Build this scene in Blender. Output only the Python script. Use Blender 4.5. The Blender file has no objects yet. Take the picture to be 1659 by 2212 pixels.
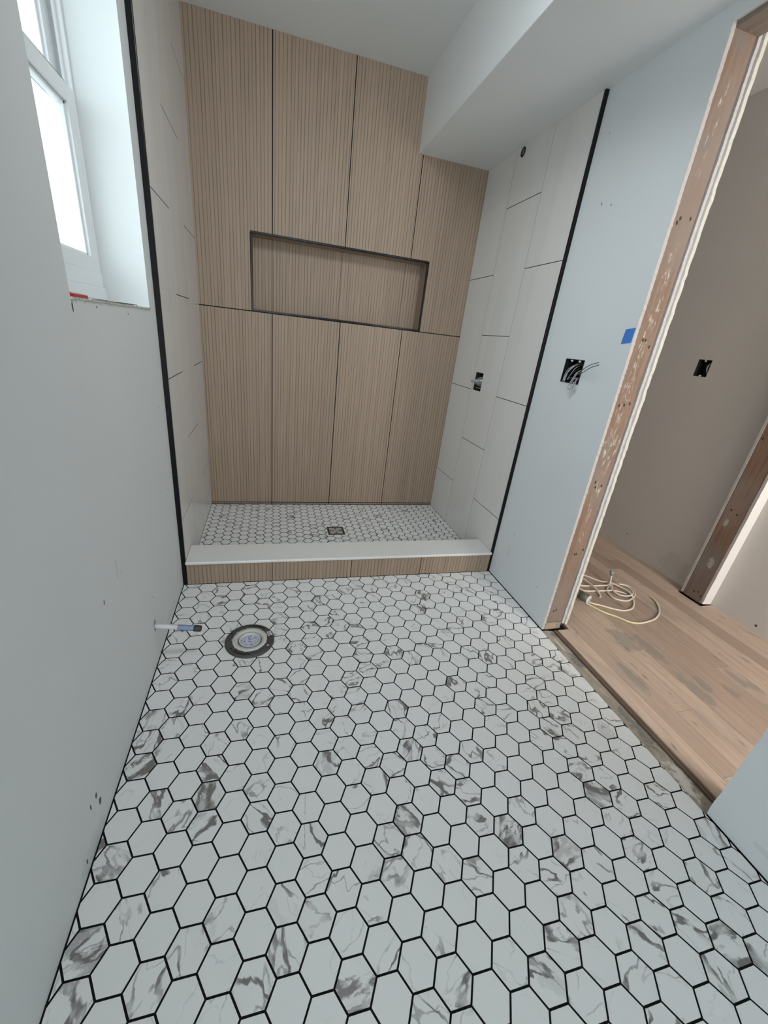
import bpy, bmesh, math, random
from mathutils import Vector, Matrix
random.seed(7)
S = bpy.context.scene
COL = S.collection
PI = math.pi

# ------------------------------------------------------------------ camera
cd = bpy.data.cameras.new('camera'); cam = bpy.data.objects.new('camera', cd); COL.objects.link(cam)
cam.location = (0.37664, -2.65792, 1.16555)
cam.rotation_mode = 'XYZ'; cam.rotation_euler = (1.1565, -0.1069, -0.2413)
cd.sensor_fit = 'HORIZONTAL'; cd.sensor_width = 36.0
cd.lens = 856.0715 * 36.0 / 1659.0
cd.shift_x = (829.5 - 812.1423) / 1659.0
cd.shift_y = (1105.4981 - 1106.0) / 1659.0
cd.clip_start = 0.02; cd.clip_end = 60
S.camera = cam

# ------------------------------------------------------------------ exposure
S.view_settings.view_transform = 'Standard'; S.view_settings.look = 'None'
S.view_settings.gamma = 1.0; S.view_settings.use_curve_mapping = False
S.view_settings.exposure = 0.0

# ------------------------------------------------------------------ sky (bright overcast day)
W_ = bpy.data.worlds.new('sky'); S.world = W_; W_.use_nodes = True
wn = W_.node_tree; wn.nodes.clear()
wo = wn.nodes.new('ShaderNodeOutputWorld'); wb = wn.nodes.new('ShaderNodeBackground')
geo = wn.nodes.new('ShaderNodeTexCoord'); sx = wn.nodes.new('ShaderNodeSeparateXYZ')
rp = wn.nodes.new('ShaderNodeValToRGB')
rp.color_ramp.elements[0].position = 0.44; rp.color_ramp.elements[0].color = (0.42, 0.45, 0.46, 1)
rp.color_ramp.elements[1].position = 0.52; rp.color_ramp.elements[1].color = (0.84, 0.94, 1.0, 1)
mm = wn.nodes.new('ShaderNodeMath'); mm.operation = 'MULTIPLY_ADD'; mm.inputs[1].default_value = .5; mm.inputs[2].default_value = .5
wn.links.new(geo.outputs['Generated'], sx.inputs[0]); wn.links.new(sx.outputs['Z'], mm.inputs[0])
wn.links.new(mm.outputs[0], rp.inputs[0]); wn.links.new(rp.outputs[0], wb.inputs['Color'])
wb.inputs['Strength'].default_value = 3.5
wn.links.new(wb.outputs[0], wo.inputs[0])

def area(name, loc, direction, sx_, sy_, power, color=(1, 1, 1), portal=False):
    ld = bpy.data.lights.new(name, 'AREA'); ld.shape = 'RECTANGLE'; ld.size = sx_; ld.size_y = sy_
    ld.energy = power; ld.color = color
    if portal: ld.cycles.is_portal = True
    o = bpy.data.objects.new(name, ld); COL.objects.link(o); o.location = loc
    o.rotation_euler = Vector(direction).to_track_quat('-Z', 'Y').to_euler()
    return o
area('window_portal', (-0.21, -1.30, 1.64), (1, 0, 0), 0.62, 0.96, 1, portal=True)
# added soft fill behind the photographer; the end wall has no window
area('rear_fill', (0.35, -4.8, 1.2), (0.06, 1, 0.12), 0.7, 1.9, 34, (0.91, 0.972, 1.0))
# added soft fill above the frame, lifts the shower, soffit and ceiling
L_ = area('overhead_fill', (0.72, -1.80, 2.34), (0.03, .80, -.85), 0.5, 0.35, 7.8, (0.91, 0.972, 1.0)); L_.data.spread = 2.2
# added light at the hall end, standing for daylight inferred from the bright stub
area('hall_daylight', (2.25, -4.1, 1.5), (0, 1, 0), 0.8, 1.2, 64, (1.0, 0.97, 0.94))

# ------------------------------------------------------------------ node helpers
class NT:
    def __init__(s, name):
        s.m = bpy.data.materials.new(name); s.m.use_nodes = True
        s.t = s.m.node_tree; s.b = s.t.nodes['Principled BSDF']
    def n(s, typ, **kw):
        nd = s.t.nodes.new(typ)
        for k, v in kw.items(): setattr(nd, k, v)
        return nd
    def l(s, a, b): s.t.links.new(a, b)
    def setin(s, sock, v):
        if hasattr(v, 'default_value') or hasattr(v, 'is_linked'): s.l(v, sock)
        else: sock.default_value = v
    def math(s, op, a, b=0.0, c=0.0, clamp=False):
        nd = s.n('ShaderNodeMath', operation=op); nd.use_clamp = clamp
        for i, v in enumerate((a, b, c)): s.setin(nd.inputs[i], v)
        return nd.outputs[0]
    def vmath(s, op, a, b=None, scale=None):
        nd = s.n('ShaderNodeVectorMath', operation=op)
        s.setin(nd.inputs[0], a)
        if b is not None: s.setin(nd.inputs[1], b)
        if scale is not None: s.setin(nd.inputs['Scale'], scale)
        return nd.outputs['Value'] if op in ('LENGTH', 'DOT_PRODUCT', 'DISTANCE') else nd.outputs[0]
    def noise(s, vec, scale, detail=3.0, rough=.5, dist=0.0, color=False):
        nd = s.n('ShaderNodeTexNoise'); s.setin(nd.inputs['Vector'], vec)
        nd.inputs['Scale'].default_value = scale; nd.inputs['Detail'].default_value = detail
        nd.inputs['Roughness'].default_value = rough; nd.inputs['Distortion'].default_value = dist
        return nd.outputs['Color' if color else 'Fac']
    def ramp(s, fac, pts):
        nd = s.n('ShaderNodeValToRGB'); s.l(fac, nd.inputs[0]); e = nd.color_ramp.elements
        while len(e) < len(pts): e.new(0.5)
        for el, (p, c) in zip(e, pts):
            el.position = p; el.color = (*c, 1) if len(c) == 3 else c
        return nd.outputs[0]
    def mr(s, v, a, b, c=0.0, d=1.0, smooth=False):
        nd = s.n('ShaderNodeMapRange'); nd.interpolation_type = 'SMOOTHSTEP' if smooth else 'LINEAR'
        s.setin(nd.inputs[0], v)
        for i, x in enumerate((a, b, c, d)): nd.inputs[i + 1].default_value = x
        return nd.outputs[0]
    def mix(s, f, a, b, mode='MIX'):
        nd = s.n('ShaderNodeMix', data_type='RGBA', blend_type=mode)
        s.setin(nd.inputs[0], f)
        for sock, v in ((nd.inputs[6], a), (nd.inputs[7], b)):
            if isinstance(v, tuple) and len(v) == 3: v = (*v, 1)
            s.setin(sock, v)
        return nd.outputs[2]
    def pos(s): return s.n('ShaderNodeNewGeometry').outputs['Position']
    def scale(s, v, sc): return s.vmath('MULTIPLY', v, sc)
    def spots(s, P, lst, jitter=0.35, jscale=60):
        """max over soft ellipses (centre, half sizes); worn, irregular outline"""
        if jitter:
            nz = s.noise(P, jscale, 3, color=True)
            nz = s.vmath('SUBTRACT', nz, (.5, .5, .5))
        out = None
        for c, r in lst:
            d = s.vmath('MULTIPLY', s.vmath('SUBTRACT', P, c), tuple(1 / x for x in r))
            if jitter: d = s.vmath('ADD', d, s.vmath('SCALE', nz, scale=jitter * 4))
            v = s.mr(s.vmath('LENGTH', d), 0.8, 1.15, 1.0, 0.0)
            out = v if out is None else s.math('MAXIMUM', out, v)
        return out
    def bump(s, h, strength=.3, dist=.002):
        nd = s.n('ShaderNodeBump'); nd.inputs['Strength'].default_value = strength
        nd.inputs['Distance'].default_value = dist; s.l(h, nd.inputs['Height'])
        s.l(nd.outputs[0], s.b.inputs['Normal'])
    def out(s, color=None, rough=None, metal=0.0, spec=None):
        if color is not None: s.setin(s.b.inputs['Base Color'], (*color, 1) if isinstance(color, tuple) and len(color) == 3 else color)
        if rough is not None: s.setin(s.b.inputs['Roughness'], rough)
        s.b.inputs['Metallic'].default_value = metal
        if spec is not None: s.b.inputs['Specular IOR Level'].default_value = spec
        return s.m

def flat(name, color, rough=.5, metal=0.0, nscale=40, amt=.08, spec=None):
    t = NT(name); n = t.noise(t.pos(), nscale, 3)
    c = t.mix(n, tuple(x * (1 - amt) for x in color), tuple(min(1, x * (1 + amt)) for x in color))
    return t.out(c, rough, metal, spec)

def paint(name, color, dark=(), pale=(), grey=()):
    """flat wall paint over drywall with its own scuffs and smears"""
    t = NT(name); P = t.pos()
    n = t.noise(P, 2.3, 4); n2 = t.noise(P, 260, 2)
    c = t.mix(t.mr(n, .3, .7), tuple(x * .965 for x in color), color)
    if grey: c = t.mix(t.math('MULTIPLY', t.spots(P, grey, .5, 22), .16), c, (0.25, 0.26, 0.25))
    if pale: c = t.mix(t.math('MULTIPLY', t.spots(P, pale, .5, 45), .55), c, (0.70, 0.72, 0.66))
    if dark: c = t.mix(t.spots(P, dark, .35, 160), c, (0.06, 0.05, 0.045))
    t.bump(n2, .12, .001)
    return t.out(c, .62)

def marble(name, base=(0.755, 0.76, 0.755)):
    """white porcelain hexagons; each tile carries its own vein seed (rgb) and vein strength (alpha)"""
    t = NT(name); P = t.pos()
    a = t.n('ShaderNodeAttribute', attribute_name='seed')
    sep = t.n('ShaderNodeSeparateXYZ'); t.l(a.outputs['Color'], sep.inputs[0])
    off = t.vmath('SCALE', a.outputs['Color'], scale=17.0)
    rot = t.n('ShaderNodeVectorRotate', rotation_type='Z_AXIS'); t.l(P, rot.inputs['Vector'])
    t.l(t.math('MULTIPLY', sep.outputs[0], 6.283), rot.inputs['Angle'])
    Q = t.vmath('ADD', t.scale(rot.outputs[0], (1.0, 2.0, 1.0)), off)
    warp = t.vmath('SCALE', t.vmath('SUBTRACT', t.noise(Q, 24, 4, color=True), (.5, .5, .5)), scale=.040)
    Q2 = t.vmath('ADD', Q, warp)
    alpha = a.outputs['Alpha']
    n1 = t.noise(Q2, 6.0, 3, .45)
    n2 = t.noise(t.vmath('ADD', Q2, (7.3, 2.2, 0)), 8.0, 1, .5)
    brk = t.mr(t.noise(Q, 16, 3), .34, .56)
    w1 = t.math('ADD', t.math('MULTIPLY', alpha, .036), .0055)
    v1 = t.math('SUBTRACT', 1.0, t.math('DIVIDE', t.math('ABSOLUTE', t.math('SUBTRACT', n1, .5)), w1), clamp=True)
    v1 = t.math('MULTIPLY', v1, 2.2, clamp=True)
    v1 = t.math('MULTIPLY', t.math('MULTIPLY', v1, brk), t.mr(alpha, 0.0, .32, 0.0, 1.0))
    v2 = t.math('SUBTRACT', 1.0, t.math('DIVIDE', t.math('ABSOLUTE', t.math('SUBTRACT', n2,   .5)), .011), clamp=True)
    v2 = t.math('MULTIPLY', v2, 1.8, clamp=True)
    v2 = t.math('MULTIPLY', v2, t.math('MULTIPLY', t.mr(alpha, .06, .5, 0.0, .6), brk))
    bl = t.math('ADD', t.noise(t.vmath('ADD', Q2, (3.1, 1.7, 0)), 6.5, 6, .68), t.math('MULTIPLY', alpha, .17))
    blot = t.mr(bl, .655, .70)
    blot = t.math('MULTIPLY', blot, t.mr(alpha, .50, .85, 0.0, 1.0))
    haze = t.math('MULTIPLY', t.mr(t.noise(Q, 5.0, 3), .45, .75), t.mr(alpha, .15, .9, .02, .30))
    col = t.mix(haze, base, (0.50, 0.48, 0.46))
    vein = t.mix(t.noise(P, 90, 2), (0.065, 0.062, 0.060), (0.18, 0.165, 0.15))
    vv = t.math('MAXIMUM', t.math('MAXIMUM', v1, v2), blot, clamp=True)
    col = t.mix(t.math('MULTIPLY', vv, .9), col, vein)
    return t.out(col, t.mr(t.noise(P, 7, 2), 0, 1, .30, .42), spec=.45)

def slat_tile(name, axis='X'):
    """porcelain printed and pressed like narrow vertical timber slats"""
    t = NT(name); P = t.pos()
    a = t.n('ShaderNodeAttribute', attribute_name='seed')
    sep = t.n('ShaderNodeSeparateXYZ'); t.l(P, sep.inputs[0])
    sd = t.n('ShaderNodeSeparateXYZ'); t.l(a.outputs['Color'], sd.inputs[0])
    X = t.math('ADD', sep.outputs[axis], t.math('MULTIPLY', sd.outputs[0], 7.0))
    vo = t.n('ShaderNodeTexVoronoi', voronoi_dimensions='1D', feature='DISTANCE_TO_EDGE')
    t.l(X, vo.inputs['W']); vo.inputs['Scale'].default_value = 55.0; vo.inputs['Randomness'].default_value = .38
    vc = t.n('ShaderNodeTexVoronoi', voronoi_dimensions='1D', feature='F1')
    t.l(X, vc.inputs['W']); vc.inputs['Scale'].default_value = 55.0; vc.inputs['Randomness'].default_value = .38
    sc = t.n('ShaderNodeSeparateColor'); t.l(vc.outputs['Color'], sc.inputs[0])
    cb = t.n('ShaderNodeCombineXYZ'); t.l(X, cb.inputs[0]); t.l(t.math('MULTIPLY', sep.outputs['Z'], .035), cb.inputs[1])
    t.l(t.math('MULTIPLY', sep.outputs['Y'], 1.0 if axis == 'X' else .035), cb.inputs[2])
    g1 = t.noise(cb.outputs[0], 420, 3, .6); g2 = t.noise(cb.outputs[0], 95, 3)
    col = t.mix(g2, (0.300, 0.218, 0.157), (0.400, 0.306, 0.228))
    col = t.mix(t.mr(sc.outputs[0], 0, 1, 0, .34), col, (0.250, 0.185, 0.135))
    col = t.mix(t.mr(g1, .40, .80, 0, .22), col, (0.20, 0.145, 0.105))
    cz = t.n('ShaderNodeCombineXYZ'); t.l(t.math('MULTIPLY', X, 30), cz.inputs[0]); t.l(t.math('MULTIPLY', sep.outputs['Z'], 2.2), cz.inputs[1])
    wk = t.mr(t.noise(cz.outputs[0], 1.0, 2), .36, .56, .40, 1.0)
    line = t.mr(vo.outputs['Distance'], .05, .17, 1.0, 0.0)
    col = t.mix(t.math('MULTIPLY', t.math('MULTIPLY', line, wk), .72), col, (0.12, 0.088, 0.062))
    t.bump(t.mr(vo.outputs['Distance'], 0, .16, 0, 1), .35, .0015)
    return t.out(col, .50, spec=.35)

def linen_tile(name):
    t = NT(name); P = t.pos()
    st = t.scale(P, (1.0, 1.0, .05))
    n = t.noise(st, 70, 3); m = t.noise(st, 9, 3)
    c = t.mix(n, (0.70, 0.69, 0.67), (0.75, 0.742, 0.725))
    c = t.mix(t.mr(m, .42, .72, 0, .20), c, (0.56, 0.535, 0.50))
    return t.out(c, t.mr(n, 0, 1, .20, .27), spec=.5)

def timber(name, light, dark, axis='Z', rough=.7, stains=(), nails=(), smear=None, grain=1.0, smudge=None):
    t = NT(name); P = t.pos(); k = {'X': (.06, 1, 1), 'Y': (1, .06, 1), 'Z': (1, 1, .06)}[axis]
    Q = t.scale(P, k)
    a = t.n('ShaderNodeAttribute', attribute_name='seed')
    Q = t.vmath('ADD', Q, t.vmath('SCALE', a.outputs['Color'], scale=9.0))
    w = t.vmath('SCALE', t.vmath('SUBTRACT', t.noise(Q, 9, 2, color=True), (.5, .5, .5)), scale=.05 * grain)
    g = t.noise(t.vmath('ADD', Q, w), 75, 4, .6); g2 = t.noise(Q, 260, 2)
    c = t.mix(t.mr(g, .3, .7), dark, light)
    c = t.mix(t.math('MULTIPLY', g2, .35), c, tuple(x * .6 for x in dark))
    if smudge: c = t.mix(t.math('MULTIPLY', t.mr(t.noise(t.scale(P, (1, 1, .5)), 6, 4), .46, .66), .6), c, smudge)
    if stains: c = t.mix(t.math('MULTIPLY', t.spots(P, stains, .55, 26), .55), c, (0.17, 0.16, 0.15))
    if smear:
        lst, thr = smear
        zone = t.spots(P, lst, .5, 18)
        pat = t.mr(t.noise(t.scale(P, (2.2, 1, .55)), 62, 6, .66, .5), thr, thr + .05)
        c = t.mix(t.math('MULTIPLY', t.math('MULTIPLY', zone, pat), .62), c, (0.50, 0.47, 0.42))
    if nails: c = t.mix(t.spots(P, nails, .12, 160), c, (0.035, 0.02, 0.015))
    t.bump(g, .25, .001)
    return t.out(c, rough, spec=.3)

# ------------------------------------------------------------------ mesh helpers
class MB:
    def __init__(s): s.v = []; s.f = []; s.mi = []; s.seed = []; s.sm = []
    def add(s, vs, fs, mi=0, seed=(0.0, 0.0, 0.0, 0.0), smooth=False):
        o = len(s.v); s.v += [tuple(x) for x in vs]
        for k, f in enumerate(fs):
            s.f.append([o + i for i in f]); s.mi.append(mi[k] if isinstance(mi, (list, tuple)) else mi)
            s.seed.append(seed); s.sm.append(smooth)
        return s
    def box(s, x0, x1, y0, y1, z0, z1, mi=0, seed=(0., 0., 0., 0.)):
        v = [(x, y, z) for x in (x0, x1) for y in (y0, y1) for z in (z0, z1)]
        return s.add(v, [(0, 1, 3, 2), (4, 6, 7, 5), (0, 4, 5, 1), (2, 3, 7, 6), (0, 2, 6, 4), (1, 5, 7, 3)], mi, seed)
    def prism(s, poly, axis, a0, a1, mi=0, side=None, seed=(0., 0., 0., 0.)):
        """poly: 2-D outline in the two other axes (x<y<z order); extruded along axis"""
        n = len(poly)
        def p(q, a):
            return {'X': (a, q[0], q[1]), 'Y': (q[0], a, q[1]), 'Z': (q[0], q[1], a)}[axis]
        v = [p(q, a0) for q in poly] + [p(q, a1) for q in poly]
        f = [tuple(range(n))[::-1], tuple(range(n, 2 * n))] + [(i, (i + 1) % n, n + (i + 1) % n, n + i) for i in range(n)]
        m = [mi, mi] + [side if side is not None else mi] * n
        return s.add(v, f, m, seed)
    def tube(s, pts, r, seg=8, caps=True, mi=0, smooth_path=True, sub=5):
        P = [Vector(p) for p in pts]
        if smooth_path and len(P) > 2:
            Q = []
            for i in range(len(P) - 1):
                p0 = P[max(i - 1, 0)]; p1 = P[i]; p2 = P[i + 1]; p3 = P[min(i + 2, len(P) - 1)]
                for k in range(sub):
                    t = k / sub
                    Q.append(.5 * ((2 * p1) + (p2 - p0) * t + (2 * p0 - 5 * p1 + 4 * p2 - p3) * t * t + (3 * p1 - p0 - 3 * p2 + p3) * t ** 3))
            Q.append(P[-1]); P = Q
        R = r if callable(r) else (lambda t: r)
        d = (P[1] - P[0]).normalized(); up = Vector((0, 0, 1)) if abs(d.z) < .9 else Vector((1, 0, 0))
        n = d.cross(up).normalized(); v = []; N = len(P)
        for i, p in enumerate(P):
            dd = (P[min(i + 1, N - 1)] - P[max(i - 1, 0)])
            if dd.length < 1e-9: dd = d
            dd.normalize(); n = (n - dd * n.dot(dd)).normalized(); b = dd.cross(n); rr = R(i / (N - 1))
            for k in range(seg):
                a = 2 * PI * k / seg; v.append(p + (n * math.cos(a) + b * math.sin(a)) * rr)
        f = [(i * seg + k, i * seg + (k + 1) % seg, (i + 1) * seg + (k + 1) % seg, (i + 1) * seg + k) for i in range(N - 1) for k in range(seg)]
        s.add(v, f, mi, smooth=True)
        if caps:
            s.add(v[:seg], [tuple(range(seg))], mi); s.add(v[-seg:], [tuple(range(seg))], mi)
        return s
    def lathe(s, prof, origin=(0, 0, 0), axis=(0, 0, 1), seg=40, mi=0, smooth=True, a0=0.0, a1=2 * PI):
        """prof: (radius, height) list"""
        ax = Vector(axis).normalized(); up = Vector((1, 0, 0)) if abs(ax.x) < .9 else Vector((0, 0, 1))
        u = (up - ax * up.dot(ax)).normalized(); w = ax.cross(u); o = Vector(origin); v = []
        full = abs(a1 - a0 - 2 * PI) < 1e-6; cnt = seg if full else seg + 1
        for k in range(cnt):
            a = a0 + (a1 - a0) * k / seg; d = u * math.cos(a) + w * math.sin(a)
            for r, h in prof: v.append(o + d * r + ax * h)
        m = len(prof); f = []
        for k in range(seg):
            k2 = (k + 1) % cnt
            for j in range(m - 1): f.append((k * m + j, k2 * m + j, k2 * m + j + 1, k * m + j + 1))
        return s.add(v, f, mi, smooth=smooth)
    def build(s, name, mats, parent=None, bevel=0.0, normals=True, **props):
        me = bpy.data.meshes.new(name); me.from_pydata(s.v, [], s.f)
        if not isinstance(mats, (list, tuple)): mats = [mats]
        for m in mats: me.materials.append(m)
        me.polygons.foreach_set('material_index', s.mi); me.polygons.foreach_set('use_smooth', s.sm)
        at = me.color_attributes.new('seed', 'FLOAT_COLOR', 'CORNER'); c = []
        for f, sd in zip(s.f, s.seed): c += list(sd) * len(f)
        at.data.foreach_set('color', c)
        if normals:
            bm = bmesh.new(); bm.from_mesh(me); bmesh.ops.remove_doubles(bm, verts=bm.verts, dist=1e-6)
            bmesh.ops.recalc_face_normals(bm, faces=bm.faces); bm.to_mesh(me); bm.free()
        me.update(); o = bpy.data.objects.new(name, me); COL.objects.link(o)
        if bevel:
            b = o.modifiers.new('bevel', 'BEVEL'); b.width = bevel; b.segments = 2; b.limit_method = 'ANGLE'
        if parent is not None: o.parent = parent
        for k, v_ in props.items(): o[k] = v_
        return o

def empty(name, loc=(0, 0, 0), **props):
    o = bpy.data.objects.new(name, None); COL.objects.link(o); o.empty_display_size = .05
    for k, v in props.items(): o[k] = v
    return o      # kept at the origin: its parts are modelled in room coordinates

def rects(x0, x1, z0, z1, holes):
    """split a rectangle around rectangular holes (hx0,hx1,hz0,hz1)"""
    xs = sorted({x0, x1, *[min(max(h[i], x0), x1) for h in holes for i in (0, 1)]})
    zs = sorted({z0, z1, *[min(max(h[i], z0), z1) for h in holes for i in (2, 3)]})
    out = []
    for a, b in zip(xs, xs[1:]):
        run = None
        for c, d in zip(zs, zs[1:]):
            mx, mz = (a + b) / 2, (c + d) / 2
            hit = any(h[0] < mx < h[1] and h[2] < mz < h[3] for h in holes)
            if hit:
                if run: out.append((a, b, *run)); run = None
            else: run = (run[0], d) if run else (c, d)
        if run: out.append((a, b, *run))
    return out

def panel(mb, axis, a0, a1, u0, u1, w0, w1, holes=(), mi=0, seed=(0., 0., 0., 0.)):
    for (p, q, r, t) in rects(u0, u1, w0, w1, holes):
        if axis == 'X': mb.box(a0, a1, p, q, r, t, mi, seed)
        elif axis == 'Y': mb.box(p, q, a0, a1, r, t, mi, seed)
        else: mb.box(p, q, r, t, a0, a1, mi, seed)

def clip_poly(poly, x0, x1, y0, y1):
    def cl(P, ax, lim, keep_less):
        out = []
        for i in range(len(P)):
            a, b = P[i], P[(i + 1) % len(P)]
            ia = (a[ax] <= lim) if keep_less else (a[ax] >= lim); ib = (b[ax] <= lim) if keep_less else (b[ax] >= lim)
            if ia: out.append(a)
            if ia != ib:
                t = (lim - a[ax]) / (b[ax] - a[ax]); out.append((a[0] + (b[0] - a[0]) * t, a[1] + (b[1] - a[1]) * t))
        return out
    for ax, lim, kl in ((0, x0, False), (0, x1, True), (1, y0, False), (1, y1, True)):
        if len(poly) < 3: return []
        poly = cl(poly, ax, lim, kl)
    return poly

def hex_floor(mb, s, lx, ly, la, gap, x0, x1, y0, y1, ztop, thick, strength, skip=None):
    ca, sa = math.cos(la), math.sin(la); r = s - gap / math.sqrt(3)
    I = int((x1 - x0) / (1.5 * s)) + 6; J = int((y1 - y0) / (1.732 * s)) + 6
    j0 = int((y0 - ly) / (1.732 * s)) - 3; i0 = int((x0 - lx) / (1.5 * s)) - 3
    for i in range(i0, i0 + I):
        for j in range(j0, j0 + J + 3):
            cx, cy = 1.5 * i * s, math.sqrt(3) * s * (j + .5 * (i % 2))
            q = []
            for k in range(6):
                a = k * PI / 3; x, y = cx + r * math.cos(a), cy + r * math.sin(a)
                q.append((lx + ca * x - sa * y, ly + sa * x + ca * y))
            q = clip_poly(q, x0, x1, y0, y1)
            if len(q) < 3: continue
            area_ = abs(sum(q[k][0] * q[(k + 1) % len(q)][1] - q[(k + 1) % len(q)][0] * q[k][1] for k in range(len(q)))) / 2
            if area_ < 2e-5: continue
            if skip and skip(sum(p[0] for p in q) / len(q), sum(p[1] for p in q) / len(q)): continue
            rg = random.Random(i * 733 + j * 91 + 5)
            mb.prism(q, 'Z', ztop - thick, ztop, seed=(rg.random(), rg.random(), rg.random(), strength(i, j, rg)))

# ------------------------------------------------------------------ shared materials
M_GROUT = flat('dark_grout', (0.008, 0.008, 0.008), .9, spec=.1)
M_HEX = marble('marble_hex_porcelain')
M_SLAT = slat_tile('slatted_timber_porcelain', 'X')
M_SLATY = slat_tile('slatted_timber_porcelain_side', 'Y')
M_LINEN = linen_tile('pale_linen_porcelain')
M_BLACK = flat('black_aluminium', (0.004, 0.0035, 0.0045), .30, .0, spec=.25)
M_GYP = flat('gypsum_edge', (0.44, 0.41, 0.39), .9, nscale=120, amt=.18)
M_GYP2 = flat('cream_plaster_edge', (0.50, 0.485, 0.43), .9, nscale=90, amt=.15)
M_CEIL = paint('ceiling_paint', (0.78, 0.805, 0.80))
M_VINYL = flat('white_vinyl', (0.80, 0.82, 0.83), .32, amt=.02)
M_DARKMETAL = flat('dark_box_metal', (0.05, 0.048, 0.045), .45, .6, 60, .3)
M_BLKPLASTIC = flat('black_box_plastic', (0.012, 0.014, 0.022), .4)

XL = -0.0166          # left drywall face
XR = 1.612            # right drywall face
H = 2.4175
YB = -0.932           # shower front plane
K_ = dict(kind='structure')

# ------------------------------------------------------------------ floors
dark = {(20, -1): .95, (15, -2): .95, (12, 2): .62, (0, 3): .85, (3, 1): .85, (8, -4): .82, (21, -6): .95, (22, -6): .75, (20, -5): .55, (11, -1): .85, (20, 0): .6, (17, -3): .62, (18, -3): .6, (22, -4): .5, (18, -5): .6, (19, -5): .5, (8, 2): .6, (4, 6): .6, (4, 2): .5, (9, 3): .5, (10, 1): .6, (5, -4): .7, (6, -3): .62, (2, -3): .6, (0, -2): .7, (0, -3): .7, (3, -3): .7, (2, -1): .5, (5, 0): .5, (9, 0): .5, (22, 6): .5, (20, 13): .7, (17, 12): .6, (10, 11): .6, (12, 4): .6, (13, 7): .6, (3, 2): .6, (9, 2): .6, (0, 5): .6, (18, 3): .5, (13, 0): .5, (20, 1): .5, (11, -5): .6, (7, -1): .5, (9, -2): .6, (7, -3): .4, (15, -6): .4, (14, -1): .4, (20, -3): .4, (10, -1): .5, (13, -3): .5, (3, 0): .5, (11, 1): .4, (13, 1): .4, (6, 6): .5, (7, 5): .4, (4, 11): .4, (6, 11): .4, (1, 5): .4, (7, 6): .5}
def strength(i, j, rg):
    if (i, j) in dark: return dark[(i, j)]
    r = rg.random()
    return r * .12 if r < .42 else (.08 + .30 * rg.random() if r < .92 else .38 + .2 * rg.random())
mb = MB(); mb.box(-.2, 1.607, -5.7, YB + .02, -.06, -.0007, 1)
hex_floor(mb, 0.0431672, 0.0246424, -2.0437625, -0.0061802, .0042, XL + .004, 1.6065, -3.9, YB - .002, 0.0, .008, strength)
mb.build('floor', [M_HEX, M_GROUT], label='white marble-veined hexagon tile bathroom floor with black grout', **K_)

mb = MB(); mb.box(-.05, 1.65, -.80, .05, -.05, .0133, 1)
hex_floor(mb, 0.0310, 0.0465, -0.4845, -0.015, .0046, .0015, 1.5985, -.80, -.0015, .014, .006,
          lambda i, j, rg: (lambda r: .05 * r if r < .5 else .12 + .28 * rg.random())(rg.random()),
          skip=lambda x, y: False)
mb.build('floor', [M_HEX, M_GROUT], label='small white hexagon mosaic shower floor with dark grout', **K_)

# hardwood of the hall: every board its own slab, holes left round the two cut wall ends
M_OAK = None
t = NT('raw_oak_boards'); P = t.pos()
a = t.n('ShaderNodeAttribute', attribute_name='seed'); sp = t.n('ShaderNodeSeparateXYZ'); t.l(a.outputs['Color'], sp.inputs[0])
Q = t.vmath('ADD', t.scale(P, (1, .07, 1)), t.vmath('SCALE', a.outputs['Color'], scale=9.0))
g = t.noise(t.vmath('ADD', Q, t.vmath('SCALE', t.noise(Q, 8, 2, color=True), scale=.07)), 70, 4, .62)
c = t.mix(sp.outputs[0], (0.355, 0.262, 0.205), (0.505, 0.392, 0.310))
c = t.mix(t.mr(g, .35, .75, 0, .45), c, (0.235, 0.165, 0.125))
c = t.mix(t.mr(t.noise(t.scale(P, (1, .35, 1)), 9, 4), .56, .72, 0, .42), c, (0.23, 0.205, 0.185))
c = t.mix(t.mr(t.noise(t.scale(P, (1, .3, 1)), 30, 3), .66, .72, 0, .6), c, (0.15, 0.115, 0.09))
c = t.mix(t.math('MULTIPLY', t.spots(P, [((1.829, -1.756, 0), (.022, .075, .05)), ((2.05, -1.86, 0), (.03, .10, .05)), ((2.111, -1.83, 0), (.022, .05, .05)),
     ((2.303, -1.84, 0), (.018, .05, .05)), ((2.203, -1.881, 0), (.02, .04, .05)), ((2.337, -1.884, 0), (.02, .05, .05)), ((1.98, -1.55, 0), (.05, .09, .05)), ((2.06, -1.62, 0), (.03, .09, .05))], .5, 24), .55), c, (0.19, 0.185, 0.165))
t.bump(g, .15, .001); M_OAK = t.out(c, .62, spec=.3)
M_OAKEDGE = timber('oak_board_edge', (0.20, 0.135, 0.10), (0.10, 0.065, 0.045), 'Y')
M_VOID = flat('dark_subfloor_void', (0.02, 0.016, 0.014), .9)
mb = MB(); x = 1.690; k = 0
holes = [(1.69, 1.752, -1.452, 1.0), (2.684, 2.80, -1.372, -1.222), (1.69, 1.75, -4.3, -2.236)]
while x < 2.78:
    wd = .083; rg = random.Random(k * 17 + 3); y = -4.2 - rg.random() * .9
    while y < 1.0:
        ln = .7 + rg.random() * 1.1; sd = (rg.random(), rg.random(), rg.random(), 0.)
        if x > 2.60: sd = (.75 + .25 * rg.random(), sd[1], sd[2], 0.)
        panel(mb, 'Z', -.016, .002, x, min(x + wd - .0009, 2.80), max(y, -4.3), min(y + ln - .0009, 1.05), holes, 0, sd)
        y += ln
    x += wd; k += 1
mb.box(1.674, 1.690, -2.236, -1.446, -.014, -.004, 1)     # tongue of the first board
mb.box(1.58, 2.85, -4.3, 1.1, -.07, -.017, 2)
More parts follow.
